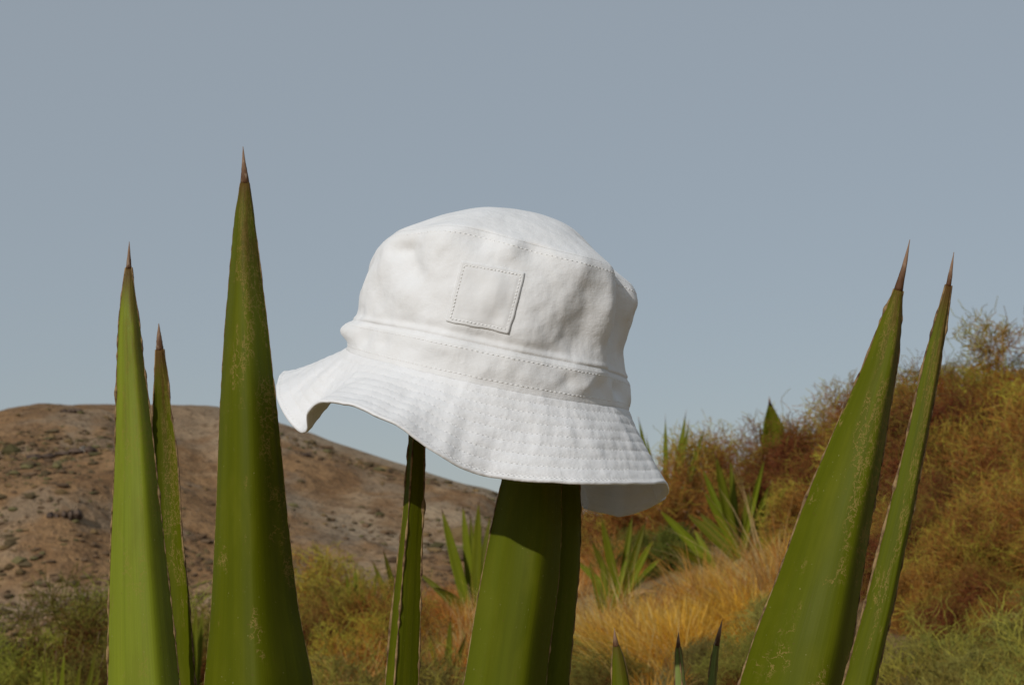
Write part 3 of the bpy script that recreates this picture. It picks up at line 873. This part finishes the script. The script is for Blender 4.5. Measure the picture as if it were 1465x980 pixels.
def wiry(seed, nseg, green, height=1.0, spread=0.62, seglen=0.055, thick=0.0042, inner=BROWN, tip=GREEN, stems=46, hollow=True):
    """a dome of zigzag twigs, unit size: (stem mesh, twig mesh)"""
    r = random.Random(seed)
    P0 = []; P1 = []; R0 = []; R1 = []; CI = []
    S0 = []; S1 = []; Q0 = []; Q1 = []
    stack = []
    for i in range(stems):
        az = r.uniform(0, 2 * math.pi); el = math.acos(r.uniform(0.02, 1))
        d = Vector((math.sin(el) * math.cos(az), math.sin(el) * math.sin(az), math.cos(el) * 1.0))
        stack.append((Vector((r.gauss(0, .05), r.gauss(0, .05), 0)), d, 0, thick * 2.2))
    # irregular envelope
    def env(p):
        az = math.atan2(p.y, p.x)
        k = 1 + 0.22 * mnoise.noise(Vector((math.cos(az) * 1.7 + seed, math.sin(az) * 1.7, p.z * 2.2)))
        return math.sqrt((p.x / (spread * k)) ** 2 + (p.y / (spread * k)) ** 2 + (p.z / (height * k)) ** 2)
    i = 0
    while stack and len(P0) < nseg:
        # breadth first with some shuffle keeps the dome even
        j = r.randrange(len(stack)) if len(stack) < 400 else r.randrange(len(stack) // 2)
        stack[j], stack[-1] = stack[-1], stack[j]
        p, d, lev, rad = stack.pop()
        steps = r.randint(3, 6)
        for s in range(steps):
            L = seglen * r.uniform(0.6, 1.4) * (1.6 if lev == 0 else 1.0)
            jit = Vector((r.gauss(0, 1), r.gauss(0, 1), r.gauss(0, 1) * 0.9)) * (0.22 if lev == 0 else 0.42)
            d = (d + jit + Vector((0, 0, 0.05))).normalized()
            q = p + d * L
            e = env(q)
            if q.z < 0.0 or e > 1.12 and r.random() < 0.75: break
            if lev > 0 and hollow and mnoise.noise(q * 4.2 + Vector((seed * 1.7, 0, 0))) < -0.14 and r.random() < 0.9: break
            if lev == 0 and e < 0.6:
                S0.append(p.copy()); S1.append(q.copy()); Q0.append(rad); Q1.append(rad * 0.9)
            else:
                P0.append(p.copy()); P1.append(q.copy()); R0.append(rad); R1.append(rad * 0.82)
                CI.append((e, r.random(), r.random(), lev))
            p = q; rad = max(rad * 0.86, thick * 0.55)
            if lev < 6 and r.random() < 0.85:
                side = Vector((r.gauss(0, 1), r.gauss(0, 1), r.gauss(0, 1) + 0.1)).normalized()
                stack.append((p.copy(), (d * 0.75 + side * 0.8).normalized(), lev + 1, max(rad * 0.8, thick * 0.55)))
        else:
            if lev < 5: stack.append((p.copy(), d, lev + 1, rad))
    CI = np.array(CI)
    g = smooth(0.95 - green, 1.30 - green * 0.55, CI[:, 0] + 0.30 * (CI[:, 1] - 0.5))
    c = inner[None] * (1 - CI[:, 2:3] * .6) + RUST[None] * CI[:, 2:3] * .6
    c = np.where(CI[:, 1:2] > 0.91, TAN[None] * 0.9, c)
    c = c * (1 - g[:, None]) + (tip[None] * (0.8 + 0.45 * CI[:, 2:3])) * g[:, None]
    V, f, C = prisms(np.array(P0), np.array(P1), np.array(R0), np.array(R1), c, c)
    tw = mesh('twigs', V, f, M['twig'], False, None, C)
    sc = np.tile(DARK[None], (len(S0), 1))
    V, f, C = prisms(np.array(S0), np.array(S1), np.array(Q0), np.array(Q1), sc, sc)
    st = mesh('stems', V, f, M['twig'], False, None, C)
    return st, tw

SH = {
    'rust': [wiry(11, 15000, 0.05, 0.95, 0.66), wiry(12, 15000, 0.12, 1.0, 0.60)],
    'mixed': [wiry(13, 15000, 0.22, 0.95, 0.64, inner=RUST), wiry(14, 15000, 0.28, 0.9, 0.66)],
    'ridge': [wiry(21, 14000, 0.16, 1.0, 0.64, tip=GREEN * .7), wiry(22, 14000, 0.22, 1.05, 0.6, tip=GREEN * .7, inner=RUST)],
    'green': [wiry(15, 13000, 0.75, 0.8, 0.72, tip=GREY, thick=0.0048), wiry(16, 13000, 0.65, 0.85, 0.68, tip=GREY * (0.9, 1, .7), thick=0.0048)],
    'coarse': [wiry(18, 4600, 0.62, 0.8, 0.72, tip=GREY, thick=0.0055, seglen=0.085, stems=30), wiry(19, 4600, 0.42, 0.8, 0.72, tip=GREY * (.9, 1, .8), thick=0.0055, seglen=0.085, stems=30)],
    'open': [wiry(17, 1700, 0.95, 0.9, 0.66, tip=GREY * (.95, .9, .6), thick=0.006, seglen=0.075, stems=16)],
}
def shrub(kind, var, px, Y, size, label, group, hs=1.0, dz=0.0):
    """a shrub rooted where the sight line of column px is Y metres ahead"""
    x = (px - 732.5) / F * Y / math.cos(PITCH)
    z = float(ground_z(x, Y))
    o = empty('shrub', (x, Y, z - 0.03 + dz))
    o.scale = (size, size, size * hs)
    o.rotation_euler = (0, 0, random.uniform(0, 6.28))
    tag(o, label, 'shrub', group)
    st, tw = SH[kind][var % len(SH[kind])]
    link('stems', st, o); link('twigs', tw, o)
    return o

g1 = 'rust-brown shrubs massed on the slope'; l1 = 'rust-brown wiry dry shrub massed on the slope behind the leaning leaves'
RL = {0: 'rust-brown shrub poking out beside the curled brim end of the hat', 1: 'rust-brown shrub right behind the agave with a fan of upright leaves',
      2: 'rust-brown shrub under the agave leaf that stands on the ridge line', 6: 'rust-brown shrub touching the outline of the broad scarred leaf, above the golden grass',
      7: 'small rust-brown shrub at the edge of the golden grass against the scarred leaf', 16: 'low rust-brown shrub seen just under the hat brim'}
for i, (px, Y, s) in enumerate([(960, 12.2, .95), (1010, 13.4, 1.0), (1075, 12.8, .98), (1130, 12.0, 0.95), (1180, 13.2, 1.12), (1235, 12.2, 1.1), (1190, 10.6, 0.8), (1150, 9.4, .55),
                                (1285, 10.2, 1.0), (1340, 9.0, .95), (1400, 9.6, .85), (1300, 8.0, .75), (1450, 8.6, .8), (1390, 7.6, .7), (1475, 7.3, .65), (1520, 9.5, .9), (920, 12.6, .75), (1330, 7.2, .55), (1295, 6.4, .42), (1350, 6.2, .42), (1410, 6.0, .45), (1470, 5.7, .42), (1440, 6.6, .5), (1380, 5.3, .3), (1520, 5.4, .4), (1268, 6.2, .4), (1245, 7.0, .5), (1330, 5.2, .22), (1440, 5.0, .25), (1340, 5.7, .36), (1385, 5.8, .38), (1300, 5.5, .3), (855, 13.0, .8), (885, 12.4, .75), (815, 13.4, .85)]):
    shrub('rust', i, px, Y, s, RL[16] if px < 900 else RL.get(i, l1), g1)
g2 = 'green-topped shrubs along the ridge'; l2 = 'tall brown shrub with thin green-yellow top twigs on the ridge line'
for i, (px, Y, s) in enumerate([(1290, 13.0, 1.1), (1345, 12.0, 1.0), (1400, 12.6, 1.0), (1440, 11.0, .9), (1490, 11.8, 1.3), (1240, 14.5, 1.05), (1490, 10.0, .95)]):
    shrub('ridge', i, px, Y, s, l2, g2)
g3 = 'grey-green shrubs low on the right'; l3 = 'low grey-green wiry shrub under the brown mass at the foot of the right slope'
for i, (px, Y, s) in enumerate([(1300, 4.7, .22), (1350, 4.6, .25), (1420, 4.6, .28), (1480, 4.7, .32), (1375, 4.2, .25), (1445, 4.1, .27), (1310, 4.3, .22), (1510, 4.4, .32), (1265, 4.9, .2), (1400, 3.8, .22), (1340, 3.9, .2), (1460, 3.7, .24)]):
    shrub('coarse', i, px, Y, s, l3, g3)
SH['soft'] = [wiry(41, 15000, 0.42, 0.85, 0.72, tip=np.array((0.175, 0.17, 0.02)), inner=RUST * .8), wiry(42, 15000, 0.36, 0.9, 0.7, tip=np.array((0.165, 0.165, 0.02)), inner=BROWN)]
g4 = 'shrubs low on the left'; l4 = 'rounded brown shrub with yellow-green top behind the two left-hand leaves'
for i, (px, Y, s) in enumerate([(20, 9.2, 1.0), (110, 9.6, 1.15), (180, 10.2, 1.1), (-40, 8.4, .9), (60, 8.0, .75), (250, 9.8, .95), (290, 9.2, .8), (150, 8.2, .7)]):
    shrub('soft', i, px, Y, s, l4, g4)
g5 = 'shrubs between the tallest leaf and the slender leaf'; l5 = 'dull brown-green shrub between the tallest leaf and the slender leaf'
for i, (px, Y, s) in enumerate([(445, 11.5, 1.0), (500, 10.6, .8), (560, 9.0, .62), (470, 9.0, .75), (530, 8.0, .55), (420, 9.8, .9)]):
    shrub('mixed', i, px, Y, s, l5, g5)
g6 = 'pale open shrubs low in front'; l6 = 'low pale-green open shrub with bare zigzag twigs beside the slender leaf'
for i, (px, Y, s) in enumerate([(470, 6.6, .62), (530, 6.2, .55), (620, 6.4, .5), (655, 6.0, .42), (590, 7.2, .5)]):
    shrub('open', i, px, Y, s, l6, g6)
for i, (px, Y, s) in enumerate([(480, 7.4, .45), (620, 7.0, .38), (650, 6.6, .32), (560, 6.6, .36)]):
    shrub('coarse', i, px, Y, s, 'low dense grey-green shrub beneath the bare zigzag twigs', 'dense low shrubs in front')
for i, (px, Y, s) in enumerate([(830, 6.3, .33), (870, 6.0, .28), (1010, 5.6, .26), (1060, 5.4, .28), (1100, 5.8, .3)]):
    shrub('green', i, px, Y, s, 'small grey-green shrub in the golden grass beside the hat-bearing leaf', 'small shrubs in the golden grass')

SH['deep'] = [wiry(31, 9000, 0.9, 0.8, 0.75, tip=np.array((0.085, 0.095, 0.012)), inner=DARK, thick=0.006)]
for i, (px, Y, s_) in enumerate([(1455, 6.9, .42), (1300, 9.2, .55), (1420, 8.0, .5), (1225, 11.2, .6), (905, 10.8, .45), (1365, 10.8, .6), (1120, 10.6, .4), (960, 10.8, .42)]):
    shrub('deep', i, px, Y, s_, 'dark green bushy shrub tucked between the rust-brown shrubs', 'dark green shrubs among the brown ones')
for i, (px, Y, s_) in enumerate([(1290, 4.5, .3), (1350, 4.2, .3), (1425, 4.4, .36), (1390, 3.8, .28), (1450, 3.6, .3), (1330, 4.9, .3)]):
    shrub('open', i, px, Y, s_, 'bare grey-green zigzag twigs rising over the low shrubs by the slim leaning leaf', 'bare zigzag twigs beside the leaning leaves')
# ------------------------------------------------------------------ grass
def grass(name, label, spots, n, length, colours, lean=(0.25, 0.0), width=0.0046):
    """spots: (px column, distance, radius in metres); blades gather in tussocks"""
    P = []
    w = np.array([s[2] ** 2 for s in spots]); w = w / w.sum()
    for (px, Y, r), k in zip(spots, (w * n).astype(int)):
        x0 = (px - 732.5) / F * Y
        nt = max(3, int(k / 130))
        tc = rng.normal(0, 0.5, (nt, 2)) * r
        idx = rng.integers(0, nt, k)
        q = tc[idx] + rng.normal(0, 0.045, (k, 2))
        d = q - tc[idx]
        P.append(np.column_stack((x0 + q[:, 0], Y + q[:, 1], d[:, 0] * 9, d[:, 1] * 9)))
    P = np.vstack(P); n = len(P)
    pn = fbm(P[:, 0] * 2.6, P[:, 1] * 1.6, 4.0, 3)
    P = P[pn > -0.3]; pn = pn[pn > -0.3]; n = len(P)
    z = ground_z(P[:, 0], P[:, 1]) - 0.01
    L = length * rng.uniform(0.45, 1.2, n) * np.clip(0.85 + 0.45 * pn, 0.4, 1.4)
    az = rng.uniform(0, 2 * np.pi, n)
    lx = P[:, 2] * 0.8 + lean[0] + rng.normal(0, .42, n); ly = P[:, 3] * 0.8 + lean[1] + rng.normal(0, .42, n)
    rows = []
    for t, wf in ((0, 1.0), (0.45, 0.85), (0.8, 0.55), (1.0, 0.08)):
        cx = P[:, 0] + lx * L * t ** 1.6; cy = P[:, 1] + ly * L * t ** 1.6; cz = z + L * t * (1 - 0.28 * np.clip(np.hypot(lx, ly), 0, 1) * t)
        hw = width * wf * rng.uniform(.8, 1.2, n) / 2
        for s in (-1, 1):
            rows.append(np.column_stack((cx + s * hw * np.cos(az), cy + s * hw * np.sin(az), cz)))
    V = np.stack(rows, 1).reshape(-1, 3)
    o = np.arange(n)[:, None, None] * 8
    f = (np.array([(0, 1, 3, 2), (2, 3, 5, 4), (4, 5, 7, 6)])[None] + o).reshape(-1, 4)
    cc = np.array(colours)[np.clip(((fbm(P[:, 0] * 3.1, P[:, 1] * 2.2, 7.0, 3) * 0.5 + 0.5) * len(colours) + rng.normal(0, 1.1, n)).astype(int), 0, len(colours) - 1)] * rng.uniform(0.75, 1.2, (n, 1))
    ob = link(name, mesh(name, V, f, M['blade'], False, None, np.repeat(cc, 8, 0)))
    tag(ob, label, 'grass', None, 'stuff')
    return ob
GOLD = [(0.58, 0.27, 0.022), (0.70, 0.38, 0.045), (0.76, 0.45, 0.08), (0.74, 0.50, 0.15)]
RUSTG = [(0.52, 0.27, 0.05), (0.56, 0.33, 0.08), (0.42, 0.19, 0.035)]
grass('golden_grass', 'tall golden dry grass leaning on the slope right of the hat-bearing leaf',
      [(850, 7.6, .5), (900, 7.8, .55), (960, 8.0, .6), (1010, 8.4, .6), (880, 6.9, .4), (950, 7.0, .5), (1010, 7.2, .45), (1060, 8.2, .4), (830, 8.8, .5), (930, 6.3, .35), (840, 6.6, .35), (690, 8.6, .4), (640, 9.4, .5), (1090, 7.0, .4), (1130, 7.6, .4), (1000, 6.2, .35), (1060, 6.4, .3)],
      27000, 0.29, RUSTG + GOLD + [(0.62, 0.50, 0.24), (0.40, 0.33, 0.09)], (-0.30, -0.1))
grass('rust_grass', 'orange-brown dry grass between the slender leaf and the hat-bearing leaf',
      [(620, 11.0, .8), (660, 9.6, .6), (680, 8.0, .5), (640, 7.2, .4), (690, 7.0, .35), (560, 9.8, .5), (470, 12.0, .8), (560, 12.0, .8), (700, 12.0, .8), (850, 11.0, .6), (640, 8.4, .4), (1080, 7.4, .35), (1120, 8.0, .3), (860, 12.0, .5)], 21000, 0.33, RUSTG + GOLD, (0.1, 0))
grass('slope_grass', 'thin straw-coloured grass scattered over the near slope',
      [(100, 8, 1.4), (400, 9, 1.5), (500, 8, 1.3), (600, 7, 1.0), (1000, 6, 1.0), (1150, 7.0, .9), (1250, 6.5, 1.0), (1400, 6, 1.0), (900, 10, 1.4), (1100, 10, 1.2), (300, 12, 2.0), (0, 12, 2.0), (700, 14, 2.0)],
      24000, 0.20, GOLD + RUSTG + [(0.22, 0.22, 0.07), (0.26, 0.25, 0.11)], (0, 0), 0.003)

grass('dead_grass', 'thin upright dead grass stalks standing above the golden grass',
      [(860, 7.4, .6), (950, 7.6, .7), (1030, 7.8, .6), (900, 6.6, .5), (660, 9.0, .6), (1090, 7.2, .5), (620, 8.0, .5)], 1500, 0.52, RUSTG + [(0.62, 0.46, 0.2)], (-0.05, 0), 0.0045)
# ------------------------------------------------------------------ small agaves of the slope
def small_leaf(root, b0, tip, w, bow, mat='leaf_far'):
    b0 = np.asarray(b0, float); tip = np.asarray(tip, float)
    L = np.linalg.norm(tip - b0)
    s = np.linspace(0, 1, 12)[:, None]
    mid = (b0 + tip) / 2 + np.array((0, 0, bow * L))
    C = (1-s)**2*b0 + 2*s*(1-s)*mid + s**2*tip
    ww = w * 0.52 * np.interp(s[:, 0], [0, .3, .55, .8, .95, 1], [.75, 1, 1, .66, .2, .02])
    T = np.gradient(C, axis=0); T /= np.linalg.norm(T, axis=1)[:, None]
    a_ = random.uniform(-0.5, 0.5)
    sd = np.cross(T[6], (math.sin(a_), -math.cos(a_), 0.0)); sd /= np.linalg.norm(sd)
    nr = np.cross(T, sd); nr *= -np.sign(nr[:, 1:2] + 1e-6)
    u = np.linspace(-1, 1, 7); f = -0.5 * (1 - np.abs(u) ** 1.6); b = f - 0.25 * (1 - u ** 2)
    V = []; UV = []
    for j in range(12):
        ring = np.vstack((C[j] + ww[j] * (u[:, None] * sd + f[:, None] * nr[j]), (C[j] + ww[j] * (u[:, None] * sd + b[:, None] * nr[j]))[::-1][1:-1]))
        V.append(ring); UV.append(np.stack((np.concatenate(((u+1)/2, (u[::-1][1:-1]+1)/2)), np.full(len(ring), (1 - s[j, 0]) * L)), -1))
    n = len(V[0])
    Fq = gridfaces(12, n, True).tolist() + [list(range(n))[::-1], [11*n+q for q in range(n)]]
    lf = put('leaf', np.vstack(V), Fq, M[mat], root, np.vstack(UV))
    sv, sf = tube(np.stack((C[-1] - 0.03 * L * T[-1], C[-1], C[-1] + 0.035 * L * T[-1])), [w * 0.06, w * 0.035, 0.0006], 5)
    put('spine', sv, sf, M['spine'], lf)

def small_agave(bpx, bpy_, Y, tips, label, extra=4, mat='leaf_far', wpx=14):
    """base pixel and distance; tips: (px, py, depth offset, width px, bow)"""
    x = (bpx - 732.5) / F * Y
    zg = float(ground_z(x, Y))
    b = np.array((x, Y, zg))
    zb = zg
    root = empty('agave_plant', (b[0], Y, zg))
    tag(root, label, 'agave', 'small agaves growing wild on the slope')
    for px, py, dy, w, bow in tips:
        small_leaf(root, (b[0] + random.gauss(0, .012), Y + random.gauss(0, .012), zb), at(px, py, Y + dy), w / F * Y, bow, mat)
    H = np.mean([np.linalg.norm(at(t[0], t[1], Y + t[2]) - b) for t in tips])
    for k in range(extra):
        a = random.uniform(0, 2 * math.pi); el = random.uniform(.5, 1.1)
        small_leaf(root, (b[0], Y, zb), (b[0] + math.cos(a) * math.cos(el) * H * .8, Y + abs(math.sin(a)) * math.cos(el) * H * .8, zb + math.sin(el) * H * .75), wpx / F * Y, 0.05, mat)
    for k in range(3):                       # dead leaves hanging at the base
        a = random.uniform(0, 2 * math.pi); q = random.uniform(.35, .6) * H
        small_leaf(root, (b[0], Y, zb + 0.02), (b[0] + math.cos(a) * q, Y + math.sin(a) * q, float(ground_z(b[0] + math.cos(a) * q, Y + math.sin(a) * q)) + 0.03), wpx * .7 / F * Y, 0.22, 'dead')
    sv, sf = tube(np.array([(b[0], Y, z) for z in (zg - .05, zg - 0.01, zg + 0.015, zg + 0.04)]), [w_ * wpx / F * Y for w_ in (.8, .8, .75, .2)], 9)
    put('stem', sv, sf, M['stem'], root)

small_agave(1056, 786, 10.2, [(1024, 650, -.1, 17, 0), (1004, 668, 0, 13, .01), (1045, 655, .2, 12, 0), (1006, 700, -.2, 12, .02), (1094, 655, -.1, 11, 0), (1072, 700, .2, 13, 0), (1102, 690, .2, 11, 0), (1086, 690, 0, 12, .02), (1135, 690, .1, 9, .16)], 'agave with a fan of upright leaves in front of the rust-brown shrubs', 6)
small_agave(1022, 776, 10.0, [(942, 728, -.1, 13, .05), (955, 778, -.2, 10, .06), (975, 760, .3, 9, .08)], 'agave with long leaves lying flat below the curled brim', 1, wpx=9)
small_agave(1116, 668, 12.6, [(1101, 573, -.3, 40, 0), (1120, 600, .2, 14, 0), (1140, 668, -.2, 12, .06), (1086, 610, .2, 12, 0)], 'agave with one broad pointed leaf on the ridge line', 1, wpx=9)
small_agave(950, 690, 12.8, [(914, 600, -.1, 12, .0), (925, 625, .1, 9, 0), (952, 598, .1, 9, 0), (981, 592, 0, 12, 0), (986, 605, .2, 10, .0), (1008, 612, 0, 9, 0)], 'agave with thin leaf tips above the shrubs beside the brim', 0, wpx=9)
small_agave(885, 800, 9.6, [(860, 738, -.1, 12, 0), (925, 742, .1, 12, .02), (845, 770, 0, 10, .03), (905, 735, .2, 11, 0), (936, 770, -.1, 10, .08)], 'yellow-green agave under the curled brim', 2, wpx=10)
small_agave(866, 850, 8.6, [(862, 790, 0, 10, 0), (842, 800, 0, 9, .03), (898, 792, .1, 9, .02), (906, 815, 0, 9, .04)], 'pale agave at the top of the golden grass', 1, wpx=8)
small_agave(678, 845, 10.5, [(632, 728, -.1, 15, 0), (662, 722, 0, 13, 0), (685, 716, -.1, 15, 0), (673, 735, .2, 10, 0), (702, 735, .2, 10, 0), (620, 840, -.2, 12, .2)], 'bright green agave with three upright leaves beside the hat-bearing leaf', 3, wpx=10)
small_agave(522, 872, 9.4, [(495, 815, 0, 12, 0), (508, 808, .1, 12, 0), (520, 822, -.1, 11, 0), (470, 830, 0, 11, .04), (462, 845, .1, 10, .06), (540, 812, .2, 9, 0)], 'spiky yellow-green agave beside the slender leaf', 2, wpx=10)
small_agave(583, 850, 11.0, [(548, 785, 0, 10, 0), (532, 800, .1, 9, .0)], 'dark two-leaved agave behind the slender leaf', 0, wpx=8)
small_agave(286, 930, 8.6, [(281, 862, 0, 11, 0), (291, 866, .1, 11, 0), (272, 880, 0, 9, .03)], 'small bright agave between the pale leaf and the tallest leaf', 0, wpx=8)
small_agave(95, 1010, 5.6, [(64, 932, 0, 14, 0), (93, 922, -.05, 15, 0), (80, 940, .1, 12, 0), (118, 934, 0, 13, .02), (140, 915, .1, 13, .0), (146, 945, 0, 13, .03)], 'young agave with thin upright leaves in front of the left shrubs', 1, wpx=8)
small_agave(640, 960, 7.4, [(612, 905, 0, 9, .02), (645, 880, 0, 10, 0), (668, 905, 0, 9, .02)], 'small agave among the pale zigzag twigs', 0, wpx=8)

# ------------------------------------------------------------------ scrub and rocks on the far hill
def blob(r):
    t = (1 + 5 ** .5) / 2
    v = np.array([(-1,t,0),(1,t,0),(-1,-t,0),(1,-t,0),(0,-1,t),(0,1,t),(0,-1,-t),(0,1,-t),(t,0,-1),(t,0,1),(-t,0,-1),(-t,0,1)], float)
    v /= np.linalg.norm(v[0])
    f = [(0,11,5),(0,5,1),(0,1,7),(0,7,10),(0,10,11),(1,5,9),(5,11,4),(11,10,2),(10,7,6),(7,1,8),(3,9,4),(3,4,2),(3,2,6),(3,6,8),(3,8,9),(4,9,5),(2,4,11),(6,2,10),(8,6,7),(9,8,1)]
    return v, np.array(f)
def hill_scrub():
    bv, bf = blob(0)
    V = []; Fs = []; C = []
    n = 0
    pal = np.array([(0.10, 0.062, 0.035), (0.12, 0.075, 0.042), (0.085, 0.06, 0.03), (0.15, 0.098, 0.045), (0.105, 0.088, 0.038)])
    X = rng.uniform(-75, 35, 42000); Yv = rng.uniform(60, 133, 42000)
    dens = fbm(X * 0.06, Yv * 0.05, 9.0, 3) + 0.45 * (1 - smooth(60, 105, Yv)) + 0.25 * smooth(-30, 0, X) * (1 - smooth(85, 105, Yv))
    keep = dens + rng.normal(0, 0.35, len(X)) > 0.42
    X = X[keep][:15000]; Yv = Yv[keep][:15000]
    Z = hill_z(X, Yv)
    for x, y, z in zip(X, Yv, Z):
        s = random.lognormvariate(-2.0, 0.5)
        v = bv * (1 + rng.normal(0, .25, (12, 1))) * (s * random.uniform(.8, 1.6), s, s * random.uniform(.5, .85))
        V.append(v + (x, y, z + 0.15 * s)); Fs.append(bf + 12 * n); n += 1
        C.append(np.tile(pal[random.randrange(5)] * random.uniform(.7, 1.3), (12, 1)))
    o = link('scrub', mesh('scrub', np.vstack(V), np.vstack(Fs), M['scrub'], False, None, np.vstack(C)))
    tag(o, 'low dark scrub dotted over the bare brown hill', 'scrub', None, 'stuff')
hill_scrub()

def rock(px, py, w, h, label, mat='rock', tilt=0.0):
    p = hit(px, py, hill_z, 60, 140)
    if p is None: return
    n = 5
    V = []; Fq = []
    for k in range(n):                       # a ledge of several broken blocks in one mass
        bv, bf = blob(0)
        c = np.array(((k / (n - 1) - .5) * w, 0, -(k / (n - 1) - .5) * w * tilt))
        v = bv * (1 + rng.normal(0, .16, (12, 1))) * (w / n * 0.85, h * .7, h * random.uniform(.4, .6)) + c
        V.append(v); Fq.append(bf + 12 * k)
    o = link('rock_outcrop', mesh('rock_outcrop', np.vstack(V), np.vstack(Fq), M[mat], False))
    o.location = tuple(float(q) for q in p)
    tag(o, label, 'rock')
rock(90, 650, 4.2, 0.75, 'long thin dark rock ledge high on the brown hill', tilt=-0.16)
rock(123, 645, 0.7, 0.7, 'small pale boulder at the end of the dark ledge', 'pale_rock')
rock(93, 737, 1.8, 0.9, 'short dark rock hollow halfway up the brown hill', tilt=-.1)
rock(100, 589, 1.6, 0.6, 'dark rock just under the hill top', tilt=-0.05)
rock(437, 651, 0.8, 0.6, 'small dark boulder on the hill flank under the raised brim')
